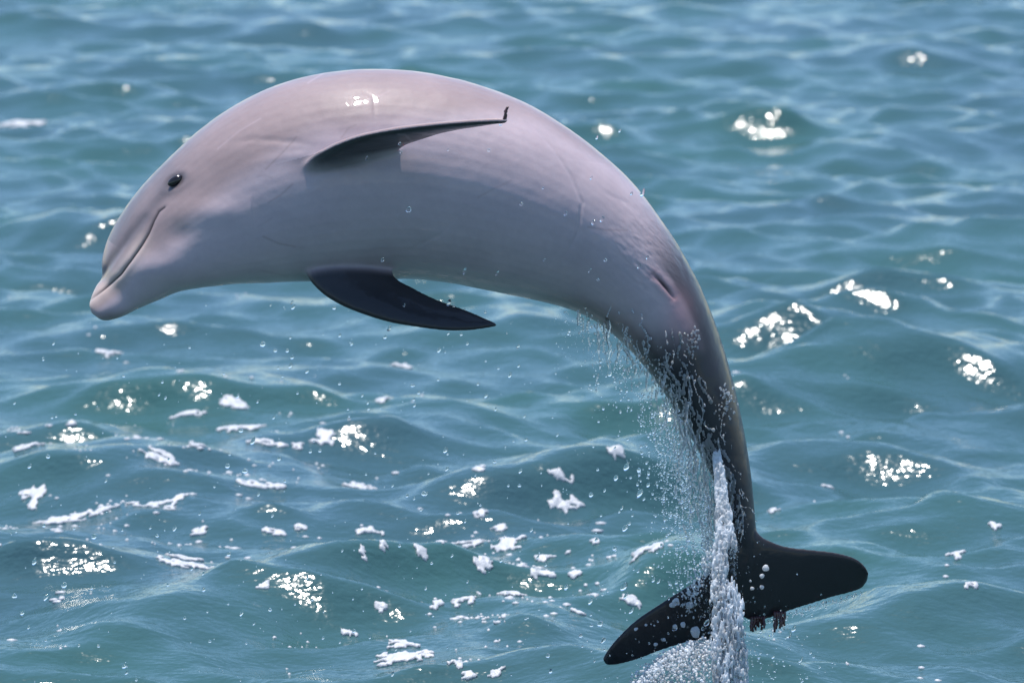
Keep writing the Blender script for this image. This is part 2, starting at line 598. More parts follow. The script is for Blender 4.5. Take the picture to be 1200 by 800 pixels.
me = body.data
n = len(me.vertices)
ed = np.empty(len(me.edges) * 2, np.int32); me.edges.foreach_get('vertices', ed); ed = ed.reshape(-1, 2)
deg = np.bincount(ed.ravel(), minlength=n).astype(float)
co = np.empty(n * 3, np.float32); me.vertices.foreach_get('co', co); co = co.reshape(-1, 3).astype(float)
def lap(c):
    return np.stack([np.bincount(ed[:, 0], c[ed[:, 1], k], n) + np.bincount(ed[:, 1], c[ed[:, 0], k], n) for k in range(3)], 1) / deg[:, None] - c
for it in range(34):
    co += 0.55 * lap(co)
    co -= 0.57 * lap(co)
root = np.zeros(n)
for rx, ry, rw, rr0 in ((365, 322, 62, 34), (410, 322, 58, 40), (455, 322, 52, 34), (365, 197, 118, 26), (415, 190, 112, 30), (462, 187, 108, 26), (884, 622, 0, 22), (850, 650, 0, 20)):
    dd = np.sqrt(((co - np.array(L(rx, ry, rw))) ** 2).sum(1)) * SCALE
    root = np.maximum(root, np.clip(1.6 - 1.6 * dd / rr0, 0, 1))
for it in range(26):
    co += lap(co) * (0.6 * root)[:, None]
me.vertices.foreach_set('co', co.astype(np.float32).ravel())
me.update()
co = np.empty(n * 3, np.float32); me.vertices.foreach_get('co', co); co = co.reshape(-1, 3).astype(float)
no = np.empty(n * 3, np.float32); me.vertices.foreach_get('normal', no); no = no.reshape(-1, 3).astype(float)
X = co[:, 0] * SCALE + 600; Y = 400 - co[:, 1] * SCALE; W = co[:, 2] * SCALE
nw = np.abs(no[:, 2])

# nearest station of the trunk: position along the animal, angle round it (0 faces the viewer, + outer side)
stn = np.zeros(n, int); best = np.full(n, 1e9)
for i in range(0, NS):
    d = (X - cen[i, 0]) ** 2 + (Y - cen[i, 1]) ** 2
    k = d < best
    best[k] = d[k]; stn[k] = i
Tn = np.gradient(cen, axis=0)
tt = ((X - cen[stn, 0]) * Tn[stn, 0] + (Y - cen[stn, 1]) * Tn[stn, 1]) / (Tn[stn] ** 2).sum(1)
sc_ = np.clip(stn + tt, 0, NS - 1.001)
for _ in range(2):                       # refine: the section plane that holds the point
    cx_, cy_ = (np.interp(sc_, np.arange(NS), cen[:, k]) for k in (0, 1))
    tx_, ty_ = (np.interp(sc_, np.arange(NS), Tn[:, k]) for k in (0, 1))
    hx_, hy_ = (np.interp(sc_, np.arange(NS), hwv[:, k]) for k in (0, 1))
    den = tx_ * hy_ - ty_ * hx_
    den = np.where(np.abs(den) < 1e-3, 1e-3, den)
    sc_ = np.clip(sc_ + np.clip(((X - cx_) * hy_ - (Y - cy_) * hx_) / den, -4, 4), 0, NS - 1.001)
sfrac = sc_ / 6.0
stn = np.round(sc_).astype(int)
cx_, cy_ = (np.interp(sc_, np.arange(NS), cen[:, k]) for k in (0, 1))
hx_, hy_ = (np.interp(sc_, np.arange(NS), hwv[:, k]) for k in (0, 1))
q = ((X - cx_) * hx_ + (Y - cy_) * hy_) / np.maximum(np.hypot(hx_, hy_), 1)
rad = np.hypot(q, (W + P[stn, 5] * q) / P[stn, 4]) / np.maximum(hw[stn], 1)
theta = np.degrees(np.arctan2(q, W))

MOUTH = [(104, 352.5), (108, 349.5), (114, 345.5), (127, 335.5), (144, 321.5), (157, 306), (169, 288), (177, 274), (183, 260), (189, 249), (196, 244)]
CREASE = [(116, 324), (122, 318), (132, 304), (142, 291), (156, 273), (170, 256)]
MELON = [(118, 326), (124, 314), (131, 300), (134, 285), (131, 270)]
disp = np.zeros(n)
headm = (X < 300)
d, par, side = poly_dist(X, Y, MOUTH)
dm = d
lipw = np.sin(np.pi * np.clip(par, 0.02, 0.99)) ** 0.4
disp += headm * (-2.7 * np.exp(-(d / 1.7) ** 2) * lipw + 0.8 * np.exp(-((d - 5.5) / 3.5) ** 2) * lipw) * nw
d2, par2, _ = poly_dist(X, Y, CREASE)
disp += headm * (-4.5 * np.exp(-(d2 / 5.0) ** 2) * (1 - 0.75 * par2)) * nw
d3, par3, _ = poly_dist(X, Y, MELON)
disp += headm * (-1.5 * np.exp(-(d3 / 2.5) ** 2) * (1 - par3)) * nw
# cheek, jaw, hollow behind the jaw
disp += headm * 7.0 * np.exp(-(((X - 186) / 30) ** 2 + ((Y - 316) / 19) ** 2)) * nw
disp += headm * -2.5 * np.exp(-(((X - 212) / 16) ** 2 + ((Y - 276) / 13) ** 2)) * nw
disp += headm * 4.0 * np.exp(-(((X - 250) / 40) ** 2 + ((Y - 250) / 16) ** 2)) * nw
# eye socket and lids
EX, EY = 208.5, 213.0
ea = R(28)
eu = (X - EX) * math.cos(ea) - (Y - EY) * math.sin(ea)
ev = (X - EX) * math.sin(ea) + (Y - EY) * math.cos(ea)
er = np.sqrt((eu / 13.0) ** 2 + (ev / 8.0) ** 2)
disp += headm * (1.3 * np.exp(-((er - 1.25) / 0.55) ** 2) - 2.0 * np.exp(-(er / 0.7) ** 2)) * nw
# slit and skin folds of the belly
front = W > 0
SLIT = [(764, 322), (772, 330), (780, 339), (788, 350)]
ds, ps, _ = poly_dist(X, Y, SLIT)
disp += front * (-2.6 * np.exp(-(ds / 1.7) ** 2) + 0.9 * np.exp(-((ds - 6) / 4.0) ** 2)) * np.sin(np.pi * np.clip(ps, .03, .97)) ** 0.5 * nw
FOLDS = [([(606, 122), (625, 150), (648, 178), (668, 208), (681, 240), (676, 275), (660, 305), (645, 330)], 1.1, 2.2),
         ([(655, 172), (690, 180), (720, 205), (745, 235)], 0.7, 3.0), ([(425, 110), (440, 118), (443, 150)], 0.7, 2.5),
         ([(700, 225), (735, 240), (760, 262)], 0.8, 3.0), ([(470, 300), (520, 275), (545, 245)], 0.5, 2.0),
         ([(786, 285), (798, 310), (806, 335)], 1.6, 3.5), ([(262, 172), (300, 166), (350, 170), (380, 176)], 1.0, 4.0),
         ([(300, 195), (345, 186), (380, 184)], -0.8, 5.0)]
for pts, amp, wd in FOLDS:
    dd, pp, _ = poly_dist(X, Y, pts)
    disp += front * -amp * np.exp(-(dd / wd) ** 2) * np.sin(np.pi * np.clip(pp, .02, .98)) * nw
# wrinkled skin where the tail stock bends
wr_m = np.exp(-(((X - 762) / 45) ** 2 + ((Y - 290) / 50) ** 2))
disp += front * wr_m * 0.9 * (fbm(np.stack([(X + Y) / 16, (X - Y) / 5, W / 20], 1), 3, 5) - 0.5) * 2
disp += 0.7 * (fbm(co * 14, 3, 9) - 0.5) * 2 * (sfrac < 24)
co2 = co + no * (disp / SCALE)[:, None]
me.vertices.foreach_set('co', co2.astype(np.float32).ravel())

# pigmentation, with some light and shade painted in
def C(*v): return np.array(v, float)
GREY = C(0.262, 0.200, 0.202); PALE = C(0.39, 0.318, 0.345); DARK = C(0.032, 0.031, 0.036); BEAK = C(0.46, 0.36, 0.32); STREAK = C(0.105, 0.09, 0.10)
PINK = C(0.36, 0.20, 0.22); CAPE = C(0.115, 0.105, 0.115)
st_k = [0, 6, 9, 13, 16, 20, 23, 26, 30]
vent = np.interp(sfrac, st_k, [-60, -55, -42, -34, -15, 18, 18, 8, 0])
wide = np.interp(sfrac, st_k, [55, 55, 58, 60, 62, 58, 40, 20, 10])
wob = (fbm(co * 5, 3, 21) - 0.5) * 22
off = np.abs((theta - vent + 180) % 360 - 180) + wob
pal = 1 - sstep(wide - 9, wide + 14, off)
colr = GREY + (PALE - GREY) * pal[:, None]


def mix(c, m):
    global colr
    m = np.clip(m, 0, 1)[:, None]
    colr = colr * (1 - m) + c * m

# darker cape along the back, mostly on the far side
mix(CAPE, 0.75 * sstep(105, 150, off) * (sfrac > 5))
# cape creeping over the outer edge behind the bend
qn = q / np.maximum(np.hypot(hx_, hy_), 1)
mix(DARK * 1.4, 0.95 * sstep(0.34, 0.54, qn + (fbm(co * 16, 3, 4) - 0.5) * 0.12) * sstep(19.2, 21.2, sfrac))
# dark tail
tailm = sstep(20.9, 22.6, sfrac + (fbm(co * 9, 3, 31) - 0.5) * 1.1 - 0.7 * np.clip(-qn, 0, 1) * -1)
mix(DARK, tailm)
mix(DARK * 0.55, sstep(27.2, 28.6, sfrac))
# pink flush round the slit
mix(PINK, front * 0.75 * np.exp(-(((X - 795) / 17) ** 2 + ((Y - 372) / 26) ** 2)) * (1 - tailm * 0.7))
mix(PINK * 0.8, front * 0.7 * np.exp(-(ds / 7.0) ** 2))
mix(C(0.03, 0.012, 0.014), front * np.exp(-(ds / 1.7) ** 2) * np.sin(np.pi * np.clip(ps, .05, .95)))
# flippers
lowm = sstep(1.0, 1.12, rad) * sstep(345, 352, X) * (X < 610) * (Y > 285) * (W > 0)
mix(DARK * 0.6, lowm)
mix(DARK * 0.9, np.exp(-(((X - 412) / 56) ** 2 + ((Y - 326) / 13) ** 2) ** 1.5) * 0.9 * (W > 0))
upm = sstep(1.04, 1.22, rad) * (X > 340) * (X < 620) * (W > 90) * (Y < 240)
mix(DARK * 0.9, upm * sstep(0.1, -0.35, no[:, 1]))  # underside darkened for both its dark skin and its shade
mix(GREY * 1.1, upm * sstep(-0.05, 0.35, no[:, 1]))  # sunlit upper face of the raised flipper put into the colour
mix(DARK * 1.5, 0.8 * np.exp(-(((X - 395) / 45) ** 2 + ((Y - 192) / 14) ** 2)) * (W > 60) * (Y > 182 - 0.25 * (X - 385)))  # shadow under the raised flipper's root painted onto the skin
# dorsal fin
mix(CAPE * 0.8, sstep(-125, -150, W) * (X > 430) * (X < 640))
# head markings; lit jaw and shaded hollow are painted in too
mix(STREAK, headm * 0.85 * np.exp(-(d2 / 8.0) ** 2) * (0.45 + 0.55 * (1 - par2)))
d4, p4, _ = poly_dist(X, Y, [(150, 280), (170, 256), (186, 236), (204, 217)])
mix(STREAK, headm * 0.78 * np.exp(-(d4 / 9.0) ** 2))
mix(C(0.02, 0.018, 0.02), headm * np.exp(-(er / 0.95) ** 4))
mix(STREAK, headm * 0.7 * np.exp(-(er / 1.7) ** 2))
mix(BEAK, headm * 0.95 * np.exp(-(dm / 11.0) ** 2) * (1 - sstep(0.55, 0.85, par)))
mix(PALE * 1.02, headm * 0.8 * np.exp(-(((X - 185) / 34) ** 2 + ((Y - 318) / 17) ** 2)))  # sunlight on the lower jaw painted as a paler patch
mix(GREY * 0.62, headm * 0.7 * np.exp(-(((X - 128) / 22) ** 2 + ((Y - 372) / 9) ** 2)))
mix(GREY * 0.85, headm * 0.4 * np.exp(-(((X - 212) / 16) ** 2 + ((Y - 274) / 11) ** 2)))  # shade in the hollow behind the jaw painted darker
mix(C(0.03, 0.02, 0.02), headm * 0.95 * np.exp(-(dm / 1.3) ** 2) * (0.35 + 0.65 * sstep(0.02, 0.2, par)))
mix(GREY * 0.72, headm * 0.35 * np.exp(-(d3 / 2.5) ** 2))
mix(GREY * 0.78, 0.55 * np.exp(-(((X - 265) / 34) ** 2 + ((Y - 190) / 12) ** 2)) * (W > 0))
mix(GREY * 0.85, 0.5 * np.exp(-(((X - 410) / 30) ** 2 + ((Y - 140) / 18) ** 2)) * (W > 0))
# faint pale rake marks
for k in range(26):
    cx0, cy0 = rng.uniform(240, 770), rng.uniform(90, 330)
    an = rng.uniform(-0.9, 0.9); ln = rng.uniform(15, 60)
    dd, pp, _ = poly_dist(X, Y, [(cx0, cy0), (cx0 + ln * math.cos(an) / 2, cy0 + ln * math.sin(an) / 2 + rng.uniform(-4, 4)), (cx0 + ln * math.cos(an), cy0 + ln * math.sin(an))])
    mix(PALE * 1.1 if rng.random() < 0.5 else GREY * 0.7, front * rng.uniform(0.15, 0.4) * np.exp(-(dd / 1.3) ** 2) * (sfrac < 22))
ca = me.color_attributes.new('pigment_and_shade', 'FLOAT_COLOR', 'POINT')
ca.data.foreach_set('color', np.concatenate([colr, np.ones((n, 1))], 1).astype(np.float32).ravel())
me.update()

dolphin = bpy.data.objects.new('dolphin', None)
col.objects.link(dolphin)
dolphin.empty_display_size = 0.2
dolphin.matrix_world = LOCAL
tag(dolphin, 'grey dolphin leaping in an arch out of the sea, dark tail trailing water', 'dolphin')
body.parent = dolphin
body['label'] = 'smooth wet mauve grey body with pale belly and dark flippers'

# eyes
near = np.hypot(X - EX, Y - EY) < 4
def make_eye(wpos, sgn):
    vv, ff = [], []
    nu, nvv = 20, 12
    for j in range(nvv + 1):
        for i in range(nu):
            a, b = 2 * math.pi * i / nu, math.pi * j / nvv
            lx, ly, lz = 10.5 * math.sin(b) * math.cos(a), 5.4 * math.sin(b) * math.sin(a), 4.6 * math.cos(b)
            vv.append(L(EX + lx * math.cos(ea) + ly * math.sin(ea), EY - lx * math.sin(ea) + ly * math.cos(ea), wpos + sgn * lz))
    for j in range(nvv):
        for i in range(nu):
            k = (i + 1) % nu
            ff.append((j * nu + i, j * nu + k, (j + 1) * nu + k, (j + 1) * nu + i))
    o = mesh_obj('eye', vv, ff, M_EYE, dolphin)
    return o
make_eye(W[near].max() - 3.4, 1)
make_eye(W[near].min() + 3.4, -1)


# ------------------------------------------------------------------ tubes, blobs
ico_bm = bmesh.new(); bmesh.ops.create_icosphere(ico_bm, subdivisions=2, radius=1.0)
ICO_V = np.array([v.co[:] for v in ico_bm.verts]); ICO_F = np.array([[v.index for v in f.verts] for f in ico_bm.faces]); ico_bm.free()
ico_bm = bmesh.new(); bmesh.ops.create_icosphere(ico_bm, subdivisions=1, radius=1.0)
ICO1_V = np.array([v.co[:] for v in ico_bm.verts]); ICO1_F = np.array([[v.index for v in f.verts] for f in ico_bm.faces]); ico_bm.free()


def blobs(cs, rs, hi=False):
    """N ellipsoids; cs N x 3 in local metres, rs N x 3"""
    bvv, bff = (ICO_V, ICO_F) if hi else (ICO1_V, ICO1_F)
    cs = np.asarray(cs, float); rs = np.asarray(rs, float)
    v = (bvv[None] * rs[:, None, :] + cs[:, None, :]).reshape(-1, 3)
    f = (bff[None] + (np.arange(len(cs)) * len(bvv))[:, None, None]).reshape(-1, 3)
    return v, f


def tube(pts, radii, sides=8):
    pts = np.asarray(pts, float)
    tv, tf = [], []
    tan = np.gradient(pts, axis=0)
    for i, p in enumerate(pts):
        t = tan[i] / max(np.linalg.norm(tan[i]), 1e-9)
        a = np.cross(t, (0.3, 0.2, 0.93)); a /= np.linalg.norm(a); b = np.cross(t, a)
        for s in range(sides):
            g = 2 * math.pi * s / sides
            tv.append(p + radii[i] * (math.cos(g) * a + math.sin(g) * b))
    m = len(pts)
    for i in range(m - 1):
        for s in range(sides):
            k = (s + 1) % sides
            tf.append((i * sides + s, i * sides + k, (i + 1) * sides + k, (i + 1) * sides + s))
    tf.append(tuple(range(sides))[::-1]); tf.append(tuple((m - 1) * sides + s for s in range(sides)))
    return tv, tf

# barnacles hanging from the tail's rear edge and one standing on the flipper tip
def barnacle_clump(spots, label):
    vv, ff = [], []
    for (x0, y0, w0, x1, y1, w1, r) in spots:
        pts = catmull([(x0, y0, w0), ((x0 * 2 + x1) / 3 + random.uniform(-1, 1), (y0 * 2 + y1) / 3, (w0 * 2 + w1) / 3), ((x0 + 2 * x1) / 3 + random.uniform(-1.4, 1.4), (y0 + 2 * y1) / 3, (w0 + 2 * w1) / 3), (x1, y1, w1)], 3)
        loc = [L(*p) for p in pts]
        m = len(pts)
        rad_ = [r / SCALE * (0.75 + 0.5 * math.sin(i * 1.3) ** 2) * (1 if i < m - 2 else 0.7) for i in range(m)]
        tv, tf = tube(loc, rad_, 8)
        b = len(vv); vv += list(tv); ff += [tuple(k + b for k in f) for f in tf]
    o = mesh_obj('barnacle', vv, ff, M_BARN, None, True, LOCAL)
    tag(o, label, 'barnacle', 'stalked barnacles on the dolphin')
    return o

barnacle_clump([(881 + 2.9 * k, 722, 0, 880.5 + 3.0 * k + random.uniform(-1, 1), 741 - 1.3 * k + random.uniform(-3, 3), random.uniform(-4, 6), 1.9) for k in range(6)],
               'wider dark clump of stalked barnacles on the tail fin next to the falling water')
barnacle_clump([(908 + 2.8 * k, 716, -5, 907.5 + 2.9 * k + random.uniform(-1, 1), 741 - 2.2 * k + random.uniform(-2, 2), random.uniform(-6, 4), 1.9) for k in range(5)],
               'smaller dark clump of stalked barnacles under the tail fin clear of falling water')
barnacle_clump([(591.5, 153, 251, 595.5, 136, 250, 1.9), (590.5, 152, 251, 592.5, 141, 252, 1.5)],
               'tiny dark red barnacle standing on the tip of the raised flipper')

# ------------------------------------------------------------------ falling water
srng = np.random.default_rng(5)

def surf_w(px, py):
    i = int(np.argmin((cen[:, 0] - px) ** 2 + (cen[:, 1] - py) ** 2))
    qq = ((px - cen[i, 0]) * hwv[i, 0] + (py - cen[i, 1]) * hwv[i, 1]) / hw[i]
    r = 1 - (qq / hw[i]) ** 2
    return P[i, 4] * hw[i] * math.sqrt(r) if r > 0 else 0.0

INNER = [(690, 368), (715, 386), (745, 408), (775, 440), (795, 478), (812, 510), (830, 548), (845, 585), (853, 620)]
inner = catmull(INNER, 10)

# streams of clear water sliding off the belly side and falling: chains of blobs grown together
cs, rs = [], []
def drip(x0, y0, w0, length, r0, lean=0.0, wob=3.0, thin=0.5, gap=0.0):
    m = max(4, int(length / 3.0))
    ph = srng.uniform(0, 6.28, 3)
    for k in range(m):
        f = k / (m - 1)
        if srng.random() < gap * f: continue
        xx = x0 + lean * f * length + wob * math.sin(f * length / 17 + ph[0]) + 0.4 * wob * math.sin(f * length / 6 + ph[1])
        ww = w0 + wob * math.sin(f * length / 21 + ph[2])
        r = r0 * (1 - thin * f) * srng.uniform(0.55, 1.3)
        cs.append(L(xx, y0 + f * length, ww)); rs.append(np.array((r, r * 1.5, r)) / SCALE)

for k in range(120):                                   # curtain off the inner edge
    f = srng.beta(1.3, 1.0)
    p = inner[int(f * (len(inner) - 1))]
    ln = srng.uniform(14, 70) if f < 0.35 else srng.uniform(40, 190)
    drip(p[0] + srng.uniform(-22, 14), p[1] + srng.uniform(-16, 4), srng.uniform(-30, 40) + 10, ln, srng.uniform(0.9, 2.3), srng.uniform(-0.02, 0.10), srng.uniform(1.5, 4.5), 0.45, 0.55)
for k in range(26):                                   # rivulets clinging to the tail stock
    f = srng.uniform(0.12, 0.95)
    i = int(f * (len(inner) - 1))
    p = inner[i]
    px = p[0] + srng.uniform(2, 56 * (1 - 0.6 * f)); py = p[1] + srng.uniform(-20, 10)
    sw = surf_w(px, py)
    if sw <= 0: continue
    m = int(srng.uniform(6, 22)); ph = srng.uniform(0, 6.28)
    for j in range(m):
        xx = px + 4.5 * math.sin(j * 0.42 + ph) + j * 0.7; yy = py + j * 3.2
        s2 = surf_w(xx, yy)
        if s2 <= 0: s2 = sw * 0.5
        r = srng.uniform(1.0, 2.6)
        cs.append(L(xx, yy, s2 + 0.8)); rs.append(np.array((r, r * 1.4, r * 0.8)) / SCALE)
# torn web of threads over the tail stock: meandering ligaments that split and rejoin
for k in range(150):
    f = srng.uniform(0.06, 0.95)
    p = inner[int(f * (len(inner) - 1))]
    xx = p[0] + srng.uniform(-10, 50 * (1 - 0.5 * f)); yy = p[1] + srng.uniform(-24, 16)
    an = srng.uniform(0.7, 2.2); r = srng.uniform(0.45, 1.15)
    base = max(surf_w(xx, yy), 6) + srng.uniform(0, 10)
    for j in range(int(3 + 26 * srng.random() ** 2)):
        an += srng.normal(0, 0.28) + 0.16 * (1.5 - an)
        xx += 1.3 * math.cos(an); yy += 1.6 * math.sin(an)
        rj = r * srng.uniform(0.5, 1.3)
        if srng.random() < 0.10: rj *= 2.1
        cs.append(L(xx, yy, base + 2.5 * math.sin(j * 0.3 + k))); rs.append(np.array((rj, rj * 1.2, rj)) / SCALE)
for (cx0, cy0, n_, s_) in [(851, 465, 26, 8), (846, 482, 16, 7), (812, 396, 18, 9), (806, 410, 16, 8), (850, 600, 34, 9), (856, 622, 26, 8), (836, 560, 24, 8), (829, 520, 20, 6), (790, 455, 30, 10), (770, 440, 30, 11)]:
    for k in range(2 * n_):
        r = srng.uniform(0.5, 1.7)
        xx, yy = cx0 + srng.normal(0, s_ * .6), cy0 + srng.normal(0, s_)
        cs.append(L(xx, yy, max(surf_w(xx, yy), 5) + 1)); rs.append(np.array((r, r * 1.3, r)) / SCALE)
v, f = blobs(cs, rs)
o = mesh_obj('falling_water', v, f, M_STREAM)
bake_remesh(o, 0.0012, 1, 0.5)
o.matrix_world = LOCAL
tag(o, 'clear ragged curtain of water streaming off the dolphin tail', 'water', kind='stuff')

# single long wavy strand under the belly
pts = catmull([(709, 366, 40), (713, 382, 42), (711, 395, 44), (714, 408, 43), (711, 420, 42), (714, 432, 41), (713, 441, 41)], 5)
rr = [(2.3 - 0.7 * i / len(pts)) / SCALE * (0.8 + 0.35 * math.sin(i * 0.9) ** 2) * (1.5 if i > len(pts) - 5 else 1) for i in range(len(pts))]
rr[-1] *= 0.4
tv, tf = tube([L(*p) for p in pts], rr, 10)
o = mesh_obj('water_strand', tv, tf, M_DROP, None, True, LOCAL)
tag(o, 'single thin wavy strand of water hanging from the belly', 'water strand')

# aerated column pouring down past the tail fins
cs, rs = [], []
COLUMN = [(838, 530, 34, 5), (843, 575, 52, 8), (846, 620, 72, 12), (847, 660, 86, 17), (847, 700, 96, 20), (847, 740, 102, 23), (846, 780, 106, 26), (844, 815, 108, 28), (842, 860, 108, 30)]
cpts = catmull(COLUMN, 34)
for p in cpts:
    for k in range(34):
        a = srng.uniform(0, 6.28); u = math.sqrt(srng.random())
        r = (0.7 + 1.7 * srng.random() ** 2) * (0.6 + p[3] / 60)
        hole = fbm(np.array([[(p[0] + u * p[3] * math.cos(a)) / 14, p[1] / 60, 3.0]]), 4, 2)[0]
        if hole < 0.35 + 0.07 * (p[1] < 690) + 0.15 * max(0, u - 0.7): continue
        cs.append(L(p[0] + u * p[3] * math.cos(a), p[1] + srng.uniform(-4, 4), p[2] + 10 + u * p[3] * 0.7 * math.sin(a)))
        rs.append(np.array((r * 0.7, r * srng.uniform(1.2, 4.0), r * 0.7)) / SCALE)
# side arm over the left fluke root and rivulet over the fluke
for k in range(420):
    f = srng.random()
    xx = 838 - 36 * f + srng.normal(0, 5); yy = 640 + 66 * f + srng.normal(0, 8)
    r = srng.uniform(0.5, 1.6)
    cs.append(L(xx, yy, 70 - 26 * f + srng.normal(0, 6))); rs.append(np.array((r, r * 1.5, r)) / SCALE)
v, f = blobs(cs, rs)
o = mesh_obj('water_column', v, f, M_AIR)
bake_remesh(o, 0.0015, 4, 0.5)
o.matrix_world = LOCAL
tag(o, 'white foaming column of water pouring past the tail fins', 'water', kind='stuff')

# froth thrown up where the column meets the sea
cs, rs = [], []
for k in range(4600):
    u = srng.random() ** 0.8
    xx = 862 - 118 * u + srng.normal(0, 6)
    top = np.interp(xx, [730, 752, 775, 800, 830, 870, 890], [812, 790, 772, 760, 752, 770, 815])
    yy = top - 9 + abs(srng.normal(0, 26)) + srng.uniform(-5, 5)
    if yy > 872: continue
    r = 0.5 + 1.9 * srng.random() ** 2
    cs.append(L(xx, yy, srng.normal(70, 36))); rs.append(np.array((r, r, r)) / SCALE)
v, f = blobs(cs, rs)
o = mesh_obj('splash_froth', v, f, M_AIR)
bake_remesh(o, 0.0015, 2, 0.5)
o.matrix_world = LOCAL
tag(o, 'white froth splashing up at the foot of the falling water', 'splash', kind='stuff')

# ------------------------------------------------------------------ drops in the air
drop_me = []
for k in range(6):
    bmx = bmesh.new(); bmesh.ops.create_icosphere(bmx, subdivisions=2, radius=1.0)
    ph = srng.uniform(0, 6.28, 3)
    for vv in bmx.verts:
        s = 1 + 0.17 * math.sin(2.3 * vv.co.x + ph[0]) + 0.16 * math.sin(2.7 * vv.co.y + ph[1]) + 0.14 * math.sin(2.1 * vv.co.z + ph[2])
        vv.co = vv.co * s
        vv.co.y *= 1.12
    m = bpy.data.meshes.new('water_drop'); bmx.to_mesh(m); bmx.free()
    m.materials.append(M_DROP)
    m.polygons.foreach_set('use_smooth', np.ones(len(m.polygons), dtype=bool))
    drop_me.append(m)


froth_me = []
for m in drop_me[:3]:
    m2_ = m.copy(); m2_.materials.clear(); m2_.materials.append(M_AIR); froth_me.append(m2_)


def drop(x, y, w, r, label, group, stretch=1.0, tilt=0.0, froth=False):
    o = bpy.data.objects.new('water_drop', froth_me[int(srng.integers(3))] if froth else drop_me[int(srng.integers(6))])
    col.objects.link(o)
    p = LOCAL @ Vector(L(x, y, w))
    o.matrix_world = Matrix.Translation(p) @ LOCAL.to_3x3().to_4x4() @ Matrix.Rotation(tilt, 4, 'Z') @ Matrix.Diagonal((r / SCALE, r * stretch / SCALE, r / SCALE, 1))
    tag(o, label, 'water drop', group)


ZONES = [  # count, x range, y range, w range, r range, label, group
    (26, (400, 760), (150, 335), (140, 230), (1.2, 2.4), 'clear water drop in the air before the pale belly', 'drops before the belly'),
    (50, (300, 620), (352, 480), (-80, 160), (1.1, 2.2), 'small clear water drop in the air below the chest and flippers', 'drops below the flippers'),
    (66, (20, 330), (400, 795), (-120, 200), (1.1, 2.6), 'stray clear water drop in the air below the dolphin beak', 'drops below the beak'),
    (66, (330, 700), (480, 795), (-120, 200), (1.0, 2.4), 'clear water drop in the air over the waves below the arched belly', 'drops below the belly'),
    (58, (690, 830), (470, 770), (-30, 120), (1.1, 3.0), 'clear water drop falling beside the dark tail', 'drops beside the tail'),
    (14, (880, 960), (735, 798), (-40, 60), (1.2, 2.6), 'clear water drop falling under the tail fin with the barnacles', 'drops under the tail fin')]
for cnt, xr, yr, wrg, rrg, lab, grp in ZONES:
    for k in range(cnt):
        big = srng.random() ** 2.2
        drop(srng.uniform(*xr), srng.uniform(*yr), srng.uniform(*wrg), 1.05 * (rrg[0] + (rrg[1] - rrg[0]) * big), lab, grp, srng.uniform(1.1, 2.0), R(-srng.uniform(18, 34)))
for (x, y, r) in [(792, 703, 4.2), (806, 707, 6.0), (799, 729, 4.4), (812, 737, 6.2), (790, 731, 3.4), (786, 706, 3.2), (745, 735, 2.4), (768, 752, 2.6), (896, 664, 4.2), (891, 673, 3.2), (891, 684, 3.4), (881, 687, 2.4), (877, 678, 2.4), (757, 730, 2.0), (766, 729, 2.0), (776, 745, 2.4)]:
    drop(x + srng.uniform(-1.5, 1.5), y + srng.uniform(-1.5, 1.5), 42 + srng.uniform(0, 8), r * srng.uniform(0.6, 0.95), 'round frothy water drop in the air right before the tail fins', 'drops before the tail fins', srng.uniform(0.8, 1.25), srng.uniform(-1, 1), True)

# fine spray, too small and too many to count
cs, rs = [], []
for k in range(95):                                    # falling threads of fine drops
    f = srng.beta(1.5, 1.0)
    p = inner[int(f * (len(inner) - 1))]
    x0 = p[0] + srng.normal(-12, 15); y0 = p[1] + srng.uniform(-12, 30); w0 = 34 + srng.normal(0, 26)
    ln = srng.uniform(30, 80) if f < 0.3 else srng.uniform(60, 240); spread = srng.uniform(1.0, 6.0); drift = srng.normal(0.05, 0.05)
    for j in range(int(ln * srng.uniform(0.16, 0.42))):
        t_ = srng.random() ** 1.3
        yy = y0 + t_ * ln
        if yy > 850: continue
        r = 0.32 + 1.5 * srng.random() ** 3.2
        cs.append(L(x0 + drift * t_ * ln + srng.normal(0, spread * (0.4 + t_)), yy, w0 + srng.normal(0, spread))); rs.append(np.array((r, r * srng.uniform(1.0, 2.0), r)) / SCALE)
for k in range(700):                                   # loose haze of droplets between the threads
    f = srng.random()
    p = inner[int(f * (len(inner) - 1))]
    fall = abs(srng.normal(0, 90)) * (0.25 + f)
    r = 0.3 + 1.2 * srng.random() ** 3
    if p[1] + fall > 845: continue
    cs.append(L(p[0] + srng.normal(-12, 18 + 0.12 * fall), p[1] + fall - 8, 30 + srng.normal(0, 34))); rs.append(np.array((r, r * 1.4, r)) / SCALE)
for k in range(500):
    xx, yy = 845 + srng.normal(0, 60), 800 - abs(srng.normal(0, 60))
    r = srng.uniform(0.4, 1.4)
    cs.append(L(xx, yy, 20 + srng.normal(0, 50))); rs.append(np.array((r, r * 1.2, r)) / SCALE)
for k in range(260):
    xx, yy = srng.uniform(0, 780), srng.uniform(350, 800)
    r = srng.uniform(0.4, 1.0)
    cs.append(L(xx, yy, srng.uniform(-120, 160))); rs.append(np.array((r, r * 1.6, r)) / SCALE)
for k in range(160):                                   # drops clinging under the rear edge of the tail fins
    xx = srng.uniform(870, 1010); yy = np.interp(xx, [868, 900, 952, 1008], [724, 727, 709, 693]) + abs(srng.normal(0, 4))
    r = srng.uniform(0.5, 1.5)
    cs.append(L(xx, yy, -6 + srng.normal(0, 4))); rs.append(np.array((r, r * 1.2, r)) / SCALE)
v, f = blobs(cs, rs)
o = mesh_obj('water_spray', v, f, M_DROP, None, True, LOCAL)
tag(o, 'fine spray of water droplets round the tail', 'spray', kind='stuff')

